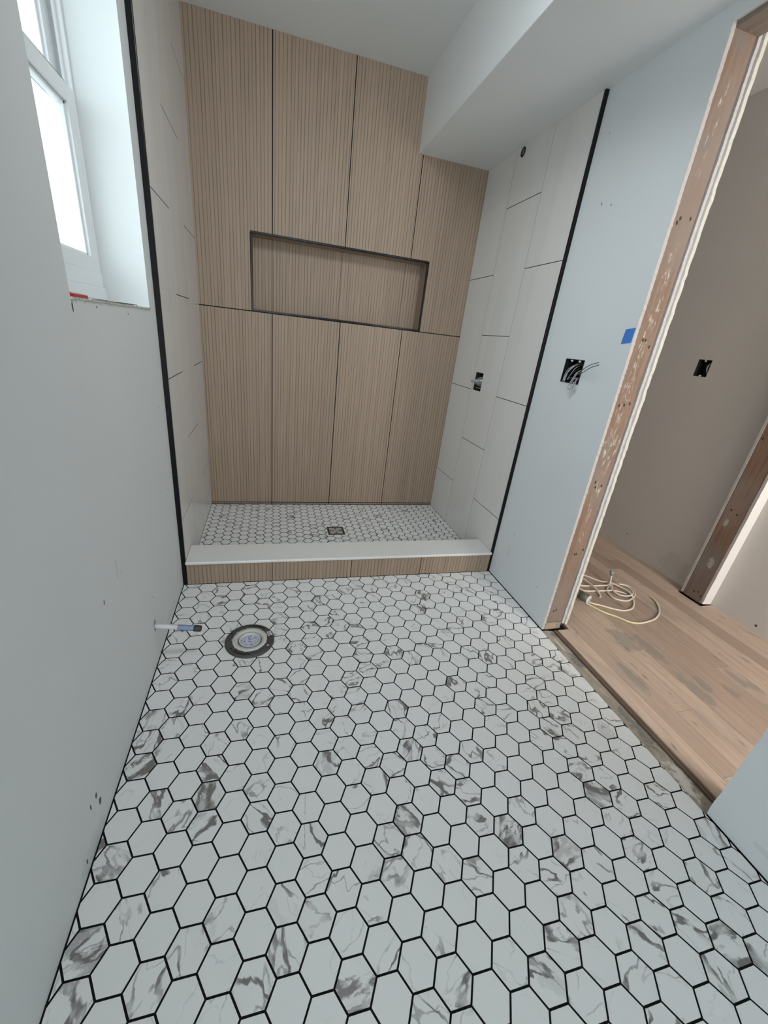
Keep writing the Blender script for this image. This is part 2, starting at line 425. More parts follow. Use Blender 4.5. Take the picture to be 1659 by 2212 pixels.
mb.build('floor', [M_OAK, M_OAKEDGE, M_VOID], label='raw stained hardwood board floor of the hall beyond the doorway', **K_)

# rough plywood strip showing in the doorway
t = NT('stained_subfloor'); P = t.pos()
n = t.noise(t.scale(P, (1, .4, 1)), 26, 6, .65, 1.0)
c = t.mix(t.mr(n, .35, .7), (0.25, 0.215, 0.175), (0.42, 0.365, 0.305))
c = t.mix(t.mr(t.noise(P, 70, 4), .60, .68, 0, .5), c, (0.14, 0.125, 0.11))
c = t.mix(t.math('MULTIPLY', t.spots(P, [((1.645, -2.13, 0), (.030, .055, .05)), ((1.632, -2.165, 0), (.02, .03, .05)), ((1.640, -1.53, 0), (.004, .04, .05))], .7, 50), .85), c, (0.62, 0.60, 0.56))
c = t.mix(t.math('MULTIPLY', t.spots(P, [((1.665, -1.63, 0), (.03, .05, .05)), ((1.655, -1.95, 0), (.03, .08, .05)), ((1.68, -2.10, 0), (.012, .03, .05)), ((1.67, -1.47, 0), (.03, .02, .05))], .7, 40), .7), c, (0.13, 0.135, 0.125))
t.bump(n, .6, .003)
M_SUB = t.out(c, .85)
mb = MB()
N = 60
v = []
for i in range(N + 1):
    y = -2.236 + (2.236 - 1.440) * i / N
    for (xx, zz) in ((1.6072, -.006), (1.63, -.005), (1.655, -.009), (1.676, -.012)):
        v.append((xx + random.uniform(-.0008, .0008), y, zz + random.uniform(-.0008, .0008)))
f = [(i * 4 + j, i * 4 + j + 1, i * 4 + j + 5, i * 4 + j + 4) for i in range(N) for j in range(3)]
mb.add(v, f, smooth=True); mb.box(1.6072, 1.676, -2.236, -1.440, -.03, -.014)
mb.build('trim_3', M_SUB, label='rough stained subfloor strip between hexagon tile and hall boards', **K_)

# ------------------------------------------------------------------ ceiling and soffit
mb = MB(); mb.box(-.3, 1.76, -5.75, .2, H, H + .1)
mb.build('ceiling', M_CEIL, label='white painted bathroom ceiling', **K_)
mb = MB(); mb.box(1.1717, 1.75, -5.7, .1, 2.106, H + .05)
mb.build('ceiling', M_CEIL, bevel=.003, label='boxed drywall soffit along the right side of the ceiling', **K_)

# ------------------------------------------------------------------ left wall with window opening
sL = lambda y, z, a, b: ((XL, y, z), (.05, a, b))
M_WL = paint('left_wall_paint', (0.70, 0.725, 0.725),
    dark=[sL(-1.732, .498, .003, .007), sL(-1.959, .115, .005, .008), sL(-1.950, .081, .006, .011), sL(-1.013, .843, .003, .003), sL(-1.121, .548, .003, .003),
          sL(-1.609, 1.155, .004, .010), sL(-1.476, 1.16, .003, .003), sL(-1.241, 1.151, .003, .003), ((-.10, -.995, 1.179), (.055, .02, .0022)),
          sL(-1.989, .121, .003, .009), sL(-1.378, .255, .002, .004), sL(-2.05, .03, .003, .008)],
    grey=[sL(-1.628, .526, .010, .028), sL(-1.60, .50, .006, .012), sL(-2.02, .02, .06, .03), sL(-.985, .16, .012, .05), sL(-1.20, .04, .12, .012)],
    pale=[sL(-.965, .11, .02, .06), sL(-.972, .30, .010, .10)])
mb = MB()
wins = (-1.612, -.9955, 1.174, 2.14)
panel(mb, 'X', -.20, XL, -5.7, .1, -.06, H + .02, [wins])
wl = mb.build('wall_left', M_WL, label='white painted left wall with window opening and scuff marks', **K_)
mb = MB()     # torn plaster edge along the bottom of the opening
for i in range(60):
    y = -1.612 + .6165 * i / 60; h = .0012 + .0028 * random.random(); d = .0012 + .003 * random.random()
    mb.box(XL - .004, XL + d, y, y + .0105, 1.174 - h * (1.8 if random.random() < .12 else 1), 1.1755)
mb.build('plaster_edge', M_GYP2, wl, label='ragged white plaster edge under the window')
mb = MB()
FY_ = lambda z: YB + .0105 + .0117 * z
def linen_cols(mb, xa, xb, seams, zmax, holes=()):
    bounds = [(-.2990, -.0012), (-.6067, -.3012), (-.925, -.6089)]
    for (ya, yb), zs in zip(bounds, seams):
        cut = [.0155] + [z for z in zs if z < zmax] + [zmax]
        for z0, z1 in zip(cut, cut[1:]):
            z0_ = z0 + (.0016 if z0 > .02 else 0); z1_ = z1 - (.0016 if z1 < zmax else 0)
            hs = [h for h in holes]
            if ya < -.9:        # front column follows the black trim, which leans a little
                mb.prism([(FY_(z0_), z0_), (yb, z0_), (yb, z1_), (FY_(z1_), z1_)], 'X', xa, xb)
            else: panel(mb, 'X', xa, xb, ya, yb, z0_, z1_, hs, 0)
linen_cols(mb, -.010, 0.0, [(.322, .930, 1.540, 2.148), (.015, .630, 1.241, 1.850), (.3225, .932, 1.539, 2.148)], H)
mb.prism([(FY_(0) + .001, 0), (0, 0), (0, H), (FY_(H) + .001, H)], 'X', XL - .001, -.0005, 1)
mb.build('tile_cladding', [M_LINEN, M_GROUT], wl, label='glossy pale linen-look wall tiles in shower')

# ------------------------------------------------------------------ back wall with niche
NX0, NX1, NZ0, NZ1 = .279, 1.316, 1.2285, 1.6185
mb = MB(); panel(mb, 'Y', .012, .25, -.3, 1.8, -.06, H + .02, [(NX0, NX1, NZ0, NZ1)])
mb.box(NX0 - .02, NX1 + .02, .135, .26, NZ0 - .02, NZ1 + .02)
wb_ = mb.build('wall_back', M_GROUT, label='back wall of the shower faced in brown slatted tile panels', **K_)
mb = MB()
cx = [.0, .3962, .7984, 1.1973, 1.6]; zz = [.0155, .030, 1.2284, H]
random.seed(11)
for i in range(4):
    for j in range(3):
        z1 = zz[j + 1]
        hs = [(NX0, NX1, NZ0, NZ1)]
        g = .0025
        x1 = cx[i + 1] - (g if i < 3 else 0)
        sd = (random.random(), random.random(), random.random(), 0.)
        panel(mb, 'Y', 0, .012, cx[i] + (g if i else 0), x1, zz[j] + g, z1 - (g if j < 2 else 0), hs, 0, sd)
panel(mb, 'Y', .0007, .012, .001, 1.599, .014, H, [(NX0, NX1, NZ0, NZ1)], 1)
mb.build('tile_cladding', [M_SLAT, M_GROUT], wb_, label='brown timber-slat porcelain panels')
nc = empty('niche', label='recessed shower shelf lined with brown slatted tile'); nc.parent = wb_
mb = MB(); D_ = .12
for i, (xa, xb) in enumerate([(NX0, .3962), (.3962, .8), (.8, 1.203), (1.203, NX1)]):
    sd = (random.random(), random.random(), random.random(), 0.)
    mb.box(xa + (.0011 if i else 0), xb - (.0011 if i < 3 else 0), D_, D_ + .012, NZ0, NZ1, 0, sd)
mb.box(NX0, NX1, D_ + .0007, D_ + .014, NZ0, NZ1, 2)
mb.box(NX0 - .01, NX0 + .0095, .004, D_ - .001, NZ0, NZ1, 1)
mb.box(NX1 - .0095, NX1 + .01, .004, D_ - .001, NZ0, NZ1, 1)
for xa, xb in ((NX0, .3962), (.3962, .8), (.8, NX1)):
    mb.box(xa, xb - .0015, .004, D_ - .001, NZ1 - .0095, NZ1 + .01, 1)
    mb.box(xa, xb - .0015, .004, D_ - .001, NZ0 - .01, NZ0 + .0095, 1)
mb.build('niche_lining', [M_SLAT, M_SLATY, M_GROUT], nc)
mb = MB(); tw = .0115
mb.box(NX0, NX1, -.0015, .012, NZ1 - tw, NZ1); mb.box(NX0, NX1, -.0015, .012, NZ0, NZ0 + tw)
mb.box(NX0, NX0 + tw, -.0015, .012, NZ0 + tw, NZ1 - tw); mb.box(NX1 - tw, NX1, -.0015, .012, NZ0 + tw, NZ1 - tw)
mb.build('niche_trim', M_BLACK, nc, bevel=.002, label='black metal edge frame of the niche')

# ------------------------------------------------------------------ right wall
sR = lambda y, z, a, b: ((XR, y, z), (.05, a, b))
M_WR = paint('right_wall_paint', (0.715, 0.745, 0.765),
    dark=[sR(-1.091, 1.71, .003, .003), sR(-1.037, 1.724, .0025, .005), sR(-.972, 1.956, .0025, .002), sR(-1.326, .163, .003, .003), sR(-1.328, .224, .002, .002)],
    grey=[sR(-1.052, .20, .014, .03), sR(-2.36, .06, .02, .01), sR(-1.06, .30, .008, .02)],
    pale=[sR(-1.050, .222, .014, .032), sR(-.945, 1.067, .006, .03), sR(-.943, .634, .008, .05), sR(-.943, .30, .006, .03)])
edge = lambda z: -1.436 + .029 * z            # the rough cut leans a little
def jagged(z0, z1, n, f, amp):
    out = []
    for i in range(n + 1):
        z = z0 + (z1 - z0) * i / n
        out.append((f(z) + random.uniform(-amp, amp) * (1.8 if random.random() < .15 else 1), z))
    return out
BOX = (-1.197, -1.084, 1.0765, 1.1715)
VAL = (-.418, -.325, .936, 1.040)
mb = MB()
random.seed(21)
panel(mb, 'X', XR, 1.7175, -1.33, .1, 0.0015, 2.2, [BOX, VAL, (-.374, -.346, 2.069, 2.097)])
mb.prism([(-1.33, .0015)] + jagged(.002, 2.062, 110, edge, .0016) + [(-1.30, 2.062), (-1.30, 2.2), (-1.33, 2.2)][1:] if False else
         [(-1.33, .0015)] + jagged(.0015, 2.066, 300, edge, .0009) + [(-1.33, 2.066)], 'X', XR, XR + .013, 0, 1)
mb.box(XR, XR + .013, -2.233, -1.33, 2.066, 2.2)
mb.prism([(-2.30, .0015), (-2.30, 2.066)] + jagged(2.066, .0015, 110, lambda z: -2.2335, .0014), 'X', XR, XR + .013, 0, 1)
mb.box(XR, 1.7175, -5.7, -2.30, 0.0015, 2.2)
mb.box(XR + .013, 1.7175, -2.30, -2.24, 0.0015, 2.2)
mb.box(XR, 1.7175, -1.33, .1, -.06, .0015, 2); mb.box(XR, 1.7175, -5.7, -2.236, -.06, .0015, 2)
wr = mb.build('wall_right', [M_WR, M_GYP, M_GROUT], label='white painted drywall beside the doorway with an open electrical box', **K_)
mb = MB()
linen_cols(mb, 1.6, 1.611, [(.325, .9355, 1.556), (.015, .630, 1.245, 1.862), (.3235, .937, 1.5545)], 2.106, [VAL, (-.374, -.346, 2.069, 2.097)])
mb.prism([(FY_(0) + .001, 0), (-.8, 0), (-.8, 2.106), (FY_(2.106) + .001, 2.106)], 'X', 1.6005, XR, 1)
panel(mb, 'X', 1.6005, XR, -.8, 0, .0, 2.106, [VAL, (-.374, -.346, 2.069, 2.097)], 1)
mb.build('tile_cladding', [M_LINEN, M_GROUT], wr, label='glossy pale linen-look wall tiles in shower')

# rear wall behind the photographer
mb = MB(); mb.box(-.2, 1.75, -5.72, -5.6, -.05, H + .02)
mb.build('wall_front', M_WR, label='white painted wall at the near end of the bathroom', **K_)

# hall side
M_WH = paint('hall_wall_paint', (0.575, 0.545, 0.51),
    dark=[((2.765, -.728, .117), (.05, .012, .002)), ((2.765, -1.587, .038), (.05, .007, .007)), ((2.765, -.60, .02), (.05, .003, .003))],
    grey=[((2.765, -1.10, .10), (.05, .10, .06))])
M_WH2 = paint('hall_wall_pale_paint', (0.74, 0.725, 0.70))
HB = (-.814, -.736, 1.160, 1.250)
mb = MB(); panel(mb, 'X', 2.765, 2.90, -4.3, 1.1, -.02, 2.6, [HB])
mb.build('wall_hall', M_WH, label='beige grey hall wall seen through the doorway', **K_)
mb = MB(); mb.box(1.7175, 2.9, 1.0, 1.15, -.05, 2.6); mb.box(1.7175, 2.9, -4.4, -4.25, -.05, 2.6)
mb.build('wall_hall_end', M_WH, label='end walls of the hall', **K_)
mb = MB(); mb.box(1.7175, 2.9, -4.3, 1.1, 2.5, 2.6)
mb.build('ceiling', M_WH2, label='hall ceiling', **K_)
# hall-side drywall of the bathroom partition (two torn layers)
mb = MB()
random.seed(5)
def hall_leaf(mb, xa, xb, off, amp, side):
    mb.prism([(-1.30, .022)] + jagged(.022, 2.066, 120, lambda z: edge(z) + off, amp) + [(-1.30, 2.066)], 'X', xa, xb, 0, side)
hall_leaf(mb, 1.7195, 1.7315, .004, .0010, 1); hall_leaf(mb, 1.7325, 1.7455, -.003, .0014, 2)
mb.box(1.7185, 1.7455, -1.30, 1.05, .0, 2.55); mb.box(1.7185, 1.7455, -2.30, -1.30, 2.066, 2.55)
mb.box(1.7185, 1.7455, -4.3, -2.24, 0, 2.55)
mb.build('wall_hall_near', [M_WH2, M_GYP, M_GYP2], label='hall side drywall with torn cream edge beside the doorway stud', **K_)

# stub of partition standing out of the hall wall
random.seed(9)
mb = MB()
def stubleaf(mb, ya, yb, mi, side):
    pts = [(2.775, .004)] + [(2.6995 + random.uniform(-.0012, .0012), .010 + 2.49 * i / 120) for i in range(121)] + [(2.775, 2.5)]
    mb.prism(pts, 'Y', ya, yb, mi, side)
stubleaf(mb, -1.248, -1.236, 0, 1); stubleaf(mb, -1.366, -1.352, 3, 1)
mb.build('wall_stub', [M_WH, M_GYP, M_GYP2, M_WH2], label='drywall leaves on both sides of the short wall stub in the hall', **K_)

# ------------------------------------------------------------------ black tile edge trims
def leaning_trim(name, x0, x1, label, ztop):
    mb = MB(); yb, yt = YB + .001, YB + .001 + .0117 * ztop
    v = [(x, y0 + dy, z) for z, y0 in ((.0, yb), (ztop, yt)) for x, dy in ((x0, 0), (x1, 0), (x1, .011), (x0, .011))]
    mb.add(v, [(0, 1, 2, 3), (4, 5, 6, 7), (0, 1, 5, 4), (1, 2, 6, 5), (2, 3, 7, 6), (3, 0, 4, 7)])
    return mb.build(name, M_BLACK, bevel=.0018, label=label, **K_)
leaning_trim('trim_1', XL - .001, .0022, 'black metal tile edge trim on the left shower wall', H)
leaning_trim('trim_2', 1.5972, 1.6125, 'black metal tile edge trim on the right shower wall', 2.106)

# ------------------------------------------------------------------ window_1
wd = empty('window_1', label='white double-hung window in the left wall recess', **K_)
y0, y1, z0, z1 = wins
mb = MB()
mb.box(-.20, -.148, y0, y0 + .014, z0 + .006, z1); mb.box(-.20, -.148, y1 - .0105, y1, z0 + .006, z1)
mb.box(-.20, -.148, y0, y1, z1 - .03, z1)
mb.box(-.20, -.139, y0, y1, z0 + .008, z0 + .043); mb.box(-.20, -.146, y0, y1, z0 + .043, z0 + .084)
mb.box(-.166, -.160, y1 - .024, y1 - .010, z0 + .08, z1 - .03)
mb.build('window_frame', M_VINYL, wd, bevel=.002)
def sash(name, xa, xb, ya, yb, za, zb, rb, rt, st):
    mb = MB()
    mb.box(xa, xb, ya, ya + st, za, zb); mb.box(xa, xb, yb - st, yb, za, zb)
    mb.box(xa, xb, ya + st, yb - st, za, za + rb); mb.box(xa, xb, ya + st, yb - st, zb - rt, zb)
    # glazing bead
    for q in ((ya + st, ya + st + .009), (yb - st - .009, yb - st)): mb.box(xa + .006, xb - .008, q[0], q[1], za + rb, zb - rt)
    mb.box(xa + .006, xb - .008, ya + st, yb - st, zb - rt - .009, zb - rt); mb.box(xa + .006, xb - .008, ya + st, yb - st, za + rb, za + rb + .006)
    return mb.build(name, M_VINYL, wd, bevel=.0015)
t = NT('window_glass'); tr = t.n('ShaderNodeBsdfTransparent'); gl = t.n('ShaderNodeBsdfGlossy'); gl.inputs['Roughness'].default_value = .02
fr = t.n('ShaderNodeLayerWeight'); fr.inputs['Blend'].default_value = .5
ms = t.n('ShaderNodeMixShader'); t.l(t.math('MULTIPLY', t.math('POWER', fr.outputs['Facing'], 5.0), .6), ms.inputs[0]); t.l(tr.outputs[0], ms.inputs[1]); t.l(gl.outputs[0], ms.inputs[2])
tr.inputs['Color'].default_value = (.93, .97, .97, 1)
t.l(ms.outputs[0], t.t.nodes['Material Output'].inputs['Surface']); M_GLASS = t.m
lo = sash('lower_sash', -.176, -.150, y0 + .014, y1 - .0105, z0 + .084, 1.700, .042, .041, .048)
up = sash('upper_sash', -.198, -.178, y0 + .014, y1 - .0105, 1.668, z1 - .03, .034, .038, .046)
for p, x_, za, zb in ((lo, -.165, 1.30, 1.66), (up, -.190, 1.70, z1 - .065)):
    mb = MB(); mb.box(x_ - .0015, x_ + .0015, y0 + .06, y1 - .055, za, zb); mb.build('glass_pane', M_GLASS, p)
mb = MB(); mb.prism([(-.078, 1.1745), (-.048, 1.1745), (-.048, 1.1835), (-.075, 1.1875)], 'Y', -1.505, -1.425)
mb.build('window_shim', flat('red_plastic', (0.42, 0.035, 0.03), .4), bevel=.002,
         label='red plastic shim lying on the sill below the window frame', category='shim')

# ------------------------------------------------------------------ shower curb
cb = empty('shower_curb', label='raised shower curb with white slab top and brown slatted front', category='curb')
mb = MB(); random.seed(31)
for xa, xb in ((.0025, .3912), (.3912, .7902), (.7902, 1.1765), (1.1765, 1.5968)):
    mb.box(xa + .0017, xb - .0017, YB, YB + .011, .002, .1085, 0, (random.random(), random.random(), random.random(), 0.))
mb.build('curb_front', M_SLAT, cb, label='brown slatted tile face')
mb = MB(); mb.box(.001, 1.599, YB + .0009, -.776, -.01, .1085)
mb.build('curb_core', M_GROUT, cb)
mb = MB(); mb.box(.0005, 1.5995, YB - .005, -.770, .1092, .1238)
mb.build('curb_top', flat('white_quartz', (0.72, 0.71, 0.69), .28, amt=.02), cb, bevel=.0035, label='smooth white slab')

# ------------------------------------------------------------------ stud of the doorway
nl = [((x_, -1.41, z_), (.0042, .1, .0062)) for x_, z_ in [(1.656, 1.258), (1.668, 1.258), (1.692, 1.239), (1.645, 1.030), (1.667, 1.033), (1.690, 1.04), (1.650, .728), (1.657, .707), (1.685, .713), (1.662, .398), (1.672, .398), (1.700, .418), (1.640, 1.603), (1.648, 1.616), (1.688, 1.621), (1.650, .10), (1.662, .105)]]
M_STUD = timber('fir_stud', (0.255, 0.170, 0.122), (0.18, 0.116, 0.082), 'Z', nails=nl,
    smear=([((1.665, -1.41, 1.32), (.022, .1, .20)), ((1.66, -1.41, 1.10), (.02, .1, .16)), ((1.665, -1.41, .86), (.035, .1, .09)), ((1.67, -1.41, .67), (.02, .1, .09)), ((1.668, -1.41, .54), (.008, .1, .11)), ((1.66, -1.41, 1.85), (.012, .1, .12))], .54),
    stains=[((1.65, -1.41, 1.80), (.02, .1, .03)), ((1.65, -1.41, .88), (.02, .1, .03)), ((1.665, -1.41, 2.03), (.03, .1, .04))], smudge=(0.21, 0.178, 0.155))
dr1 = empty('door_1', label='unfinished doorway framed by a bare fir stud', **K_)
mb = MB()
def lean(mb, x0, x1, dy0, dy1, z0, z1, seed=(.3, .1, .7, 0.)):
    v = [(x, edge(z) + dy, z) for z in (z0, z1) for x, dy in ((x0, dy0), (x1, dy0), (x1, dy1), (x0, dy1))]
    mb.add(v, [(0, 1, 2, 3), (4, 5, 6, 7), (0, 1, 5, 4), (1, 2, 6, 5), (2, 3, 7, 6), (3, 0, 4, 7)], 0, seed)
lean(mb, 1.6262, 1.7085, .002, .040, .037, 2.055)
mb.build('door_stud', M_STUD, dr1, bevel=.002, label='bare fir stud with plaster smears')
mb = MB(); lean(mb, 1.6262, 1.7085, -.002, .040, .001, .036, (.8, .2, .1, 0.))
M_PLATE = timber('weathered_plate', (0.47, 0.38, 0.29), (0.30, 0.23, 0.17), 'X', stains=[((1.70, -1.43, .02), (.015, .1, .05))])
mb.build('bottom_plate', M_PLATE, dr1, label='pale wood floor plate')
mb = MB(); mb.box(1.6262, 1.7165, -2.24, -1.335, 2.054, 2.19, 0, (.5, .9, .3, 0.))
M_HEAD = timber('header_timber', (0.36, 0.29, 0.24), (0.24, 0.19, 0.155), 'Y')
mb.build('door_header', M_HEAD, dr1, bevel=.002, label='rough timber header')
# stud inside the hall stub
M_STUD2 = timber('dark_stud', (0.30, 0.185, 0.13), (0.17, 0.105, 0.075), 'Z',
    nails=[((2.7, -1.281, .546), (.1, .004, .006)), ((2.7, -1.315, .533), (.1, .004, .006)), ((2.7, -1.261, .918), (.1, .004, .006)), ((2.7, -1.30, .05), (.1, .005, .005)), ((2.7, -1.32, .06), (.1, .004, .005)), ((2.7, -1.34, .045), (.1, .004, .005))],
    stains=[((2.7, -1.30, .16), (.1, .06, .20))], smear=([((2.7, -1.285, .475), (.1, .010, .020)), ((2.7, -1.31, .24), (.1, .015, .03))], .38), smudge=(0.27, 0.235, 0.20))
mb = MB(); mb.box(2.7005, 2.760, -1.3505, -1.2500, .004, 2.5, 0, (.2, .5, .6, 0.))
mb.build('hall_stud', M_STUD2, bevel=.002, label='dark bare stud end of the short wall stub across the hall', category='stud')

# ------------------------------------------------------------------ shower drain
dr = empty('shower_drain', label='small square metal drain set in the shower mosaic', category='drain')
DX, DY, DZ = .788, -.4235, .0142
M_BRZ = flat('dark_bronze', (0.075, 0.065, 0.052), .35, .6); M_STEEL = flat('brushed_steel', (0.46, 0.455, 0.45), .38, .25, 200)
mb = MB(); panel(mb, 'Z', DZ - .004, DZ + .0022, DX - .053, DX + .053, DY - .053, DY + .053, [(DX - .041, DX + .041, DY - .041, DY + .041)])
mb.build('drain_frame', M_BRZ, dr, bevel=.0008)
mb = MB(); mb.box(DX - .0405, DX + .0405, DY - .0405, DY + .0405, DZ - .003, DZ + .0016)
mb.build('drain_plate', M_STEEL, dr, bevel=.0008)
for r in (.031, .022, .013):
    for q in range(4):
        mb = MB()
        a0 = q * PI / 2 + (.38 if q % 2 == 0 else .50); a1 = a0 + (PI / 2 - .76 if q % 2 == 0 else PI / 2 - 1.0)
        a0 -= PI / 4; a1 -= PI / 4
        mb.lathe([(r, .0014), (r, .0021), (r + .0048, .0021), (r + .0048, .0014)], (DX, DY, DZ), seg=8, a0=a0, a1=a1, smooth=False)
        mb.build('drain_slot', M_VOID, dr, label='dark curved slot')
mb = MB(); mb.lathe([(.0, .0026), (.0045, .0026), (.0055, .0016)], (DX, DY, DZ), seg=16); mb.build('screw', M_STEEL, dr)

# ------------------------------------------------------------------ toilet flange
FX, FY = .3015, -1.352
M_PVCG = flat('dark_grey_flange', (0.055, 0.054, 0.052), .5, 0, 90, .25); M_PVCW = flat('white_pvc', (0.56, 0.555, 0.53), .42, 0, 70, .12)
fl = empty('toilet_flange', label='round dark grey toilet flange with white collar set in the floor', category='toilet flange')
mb = MB(); mb.lathe([(.062, .0), (.064, .0068), (.0665, .0086), (.090, .0078), (.0945, .005), (.0955, .0)], (FX, FY, 0), seg=72)
mb.build('flange_ring', M_PVCG, fl)
mb = MB(); mb.lathe([(.067, .0070), (.0665, .0102), (.0490, .0108), (.0475, .0060), (.0445, .0015), (.0430, .0015), (.0420, .0080), (.0385, .0092), (.0355, .0080), (.0335, .0022)], (FX, FY, 0), seg=72)
for q in range(9):
    a = q * 2 * PI / 9 + .3
    mb.box(FX + .0655 * math.cos(a) - .004, FX + .0655 * math.cos(a) + .004, FY + .0655 * math.sin(a) - .003, FY + .0655 * math.sin(a) + .003, .006, .0100)
mb.build('collar', M_PVCW, fl, label='white plastic inner collar')
mb = MB(); mb.lathe([(.0478, .0066), (.0470, .0030), (.0430, .0028), (.0424, .0062)], (FX, FY, 0), seg=56)  # dark ring added to deepen the collar groove, shade put into the colour
mb.build('groove_shade', M_PVCG, fl, label='dark ring painting shade into the collar groove')
t = NT('printed_test_cap'); P = t.pos(); n = t.noise(P, 190, 1); 
c = t.mix(t.mr(n, .50, .56), (0.60, 0.63, 0.70), (0.24, 0.29, 0.46)); t.bump(t.noise(P, 120, 2), .5, .002)
M_CAP = t.out(c, .25)
mb = MB(); mb.lathe([(.0, .0030), (.010, .0034), (.022, .0026), (.0335, .0020)], (FX, FY, 0), seg=48)
mb.build('test_cap', M_CAP, fl, label='bluish printed film cap')
for a_, sp_ in ((1.15, .36), (4.30, .36)):
    mb = MB(); mb.lathe([(.0765, .0078), (.0765, .0090), (.0845, .0087), (.0845, .0078)], (FX, FY, 0), seg=12, a0=a_ - sp_, a1=a_ + sp_, smooth=False)
    mb.build('bolt_slot', M_VOID, fl)
for a_ in (1.62, 2.62, 3.7, 4.72, 5.76, .15):
    mb = MB(); mb.lathe([(0, .0105), (.0032, .0102), (.0046, .0084)], (FX + .081 * math.cos(a_), FY + .081 * math.sin(a_), 0), seg=12)
    mb.build('screw', M_VOID if a_ != 5.76 else M_STEEL, fl)
mb = MB(); a_ = .32
u = Vector((math.cos(a_), math.sin(a_), 0)); w = Vector((-math.sin(a_), math.cos(a_), 0)); c0 = Vector((FX, FY, .0089)) + u * .080
v = [c0 + u * p * .0085 + w * q * .0145 + Vector((0, 0, h)) for h in (0, .0008) for p, q in ((-1, -1), (1, -1), (1, 1), (-1, 1))]
mb.add(v, [(0, 1, 2, 3), (4, 5, 6, 7), (0, 1, 5, 4), (1, 2, 6, 5), (2, 3, 7, 6), (3, 0, 4, 7)])
t = NT('label_paper'); n = t.noise(t.scale(t.pos(), (1, 4, 1)), 160, 1); M_LAB = t.out(t.mix(t.mr(n, .52, .56), (0.62, 0.62, 0.60), (0.13, 0.13, 0.13)), .5)
mb.build('sticker', M_LAB, fl, label='small white printed sticker')

# ------------------------------------------------------------------ capped water supply pipe
pp = empty('supply_pipe', label='capped white and blue water supply pipe sticking out of the left wall', category='pipe')
A_, B_ = Vector((-.04, -1.40, .1515)), Vector((.137, -1.40, .120)); d = (B_ - A_).normalized()
mb = MB(); mb.lathe([(.0, 0), (.0092, 0), (.0092, .105), (.0, .105)], A_, d, 20); mb.build('pipe', flat('white_pex', (0.62, 0.62, 0.62), .4), pp)
mb = MB(); mb.lathe([(.0096, .098), (.0102, .105), (.0102, .160), (.0096, .162)], A_, d, 20); mb.build('sleeve', flat('blue_grey_sleeve', (0.20, 0.26, 0.40), .4), pp, label='blue grey end sleeve')
mb = MB(); mb.lathe([(.0, .152), (.0110, .152), (.0118, .156), (.0118, .174), (.009, .179), (.0, .180)], A_, d, 20); mb.build('cap', flat('black_rubber', (0.025, 0.026, 0.03), .5), pp, label='black end cap')
mb = MB(); random.seed(3)
v = [(XL + .0015, -1.40, .149)]
for k in range(18):
    a = 2 * PI * k / 18; r = .015 * (1 + .25 * random.uniform(-1, 1)); v.append((XL + .0015, -1.40 + r * .8 * math.cos(a), .151 + r * 1.5 * math.sin(a)))
v2 = [(XL - .004, p[1], p[2]) for p in v]
mb.add(v + v2, [(0, k + 1, (k + 1) % 18 + 1) for k in range(18)] + [(k + 1, (k + 1) % 18 + 1, 19 + (k + 1) % 18 + 1, 19 + k + 1) for k in range(18)])
mb.build('wall_hole', flat('torn_gypsum', (0.30, 0.29, 0.28), .9, nscale=300, amt=.5), pp, label='ragged grey hole in drywall')

# ------------------------------------------------------------------ rough-in shower valve
vb = empty('shower_valve', label='bare shower valve in a square cut-out of right shower wall', category='valve')
M_INNER = flat('dark_cavity', (0.018, 0.017, 0.016), .9)
def recess(mb, x0, x1, ya, yb, za, zb, th=.002):
    mb.box(x1 - th, x1, ya, yb, za, zb); mb.box(x0, x1, ya, ya + th, za, zb); mb.box(x0, x1, yb - th, yb, za, zb)
    mb.box(x0, x1, ya, yb, za, za + th); mb.box(x0, x1, ya, yb, zb - th, zb)
mb = MB(); recess(mb, 1.6008, 1.69, VAL[0], VAL[1], VAL[2], VAL[3]); mb.build('cavity', M_INNER, vb)
M_VALVE = flat('clear_grey_plastic', (0.20, 0.20, 0.19), .22, .1, 90, .4)
o_ = Vector((1.655, -.369, .988)); ax = Vector((-1, .05, 0))
mb = MB(); mb.lathe([(.0, .0), (.038, .0), (.040, .004), (.040, .012), (.033, .014), (.033, .022), (.036, .025), (.036, .030), (.030, .034), (.029, .046), (.020, .055), (.017, .066), (.008, .076), (.0065, .095), (.003, .100), (.0, .100)], o_, ax, 28)
mb.build('valve_body', M_VALVE, vb, label='grey capped cartridge body')
M_CU = flat('copper', (0.35, 0.2, 0.13), .35, .7)
for q_ in ([(1.650, -.345, .99), (1.650, -.340, 1.02), (1.655, -.338, 1.037)], [(1.650, -.395, .975), (1.650, -.40, .955), (1.655, -.402, .939)]):
    mb = MB(); mb.tube(q_, .008); mb.build('water_pipe', M_CU, vb)
mb = MB(); mb.box(1.612, 1.616, -.416, -.332, .949, .953); mb.build('bracket', M_STEEL, vb)

# shower arm outlet
so = empty('shower_outlet', label='round dark pipe hole high on the right shower wall', category='pipe outlet')
mb = MB(); recess(mb, 1.6008, 1.69, -.374, -.346, 2.069, 2.097); mb.build('cavity', M_INNER, so)
mb = MB(); mb.lathe([(.0135, -.0006), (.0205, -.0006), (.0205, .002), (.0135, .002)], (1.6, -.360, 2.083), (-1, 0, 0), 32)
mb.build('hole_rim', M_INNER, so)
mb = MB(); mb.lathe([(.0, .001), (.0135, .001)], (1.6, -.360, 2.083), (-1, 0, 0), 32, mi=0); mb.lathe([(.0, .0014), (.0028, .0014), (.0105, .0014), (.0115, .0005)], (1.5995, -.3665, 2.080), (-1, 0, 0), 24, mi=0)
mb.build('pipe_end', flat('grey_pipe_end', (0.12, 0.115, 0.11), .4, .4), so, label='grey threaded pipe end')

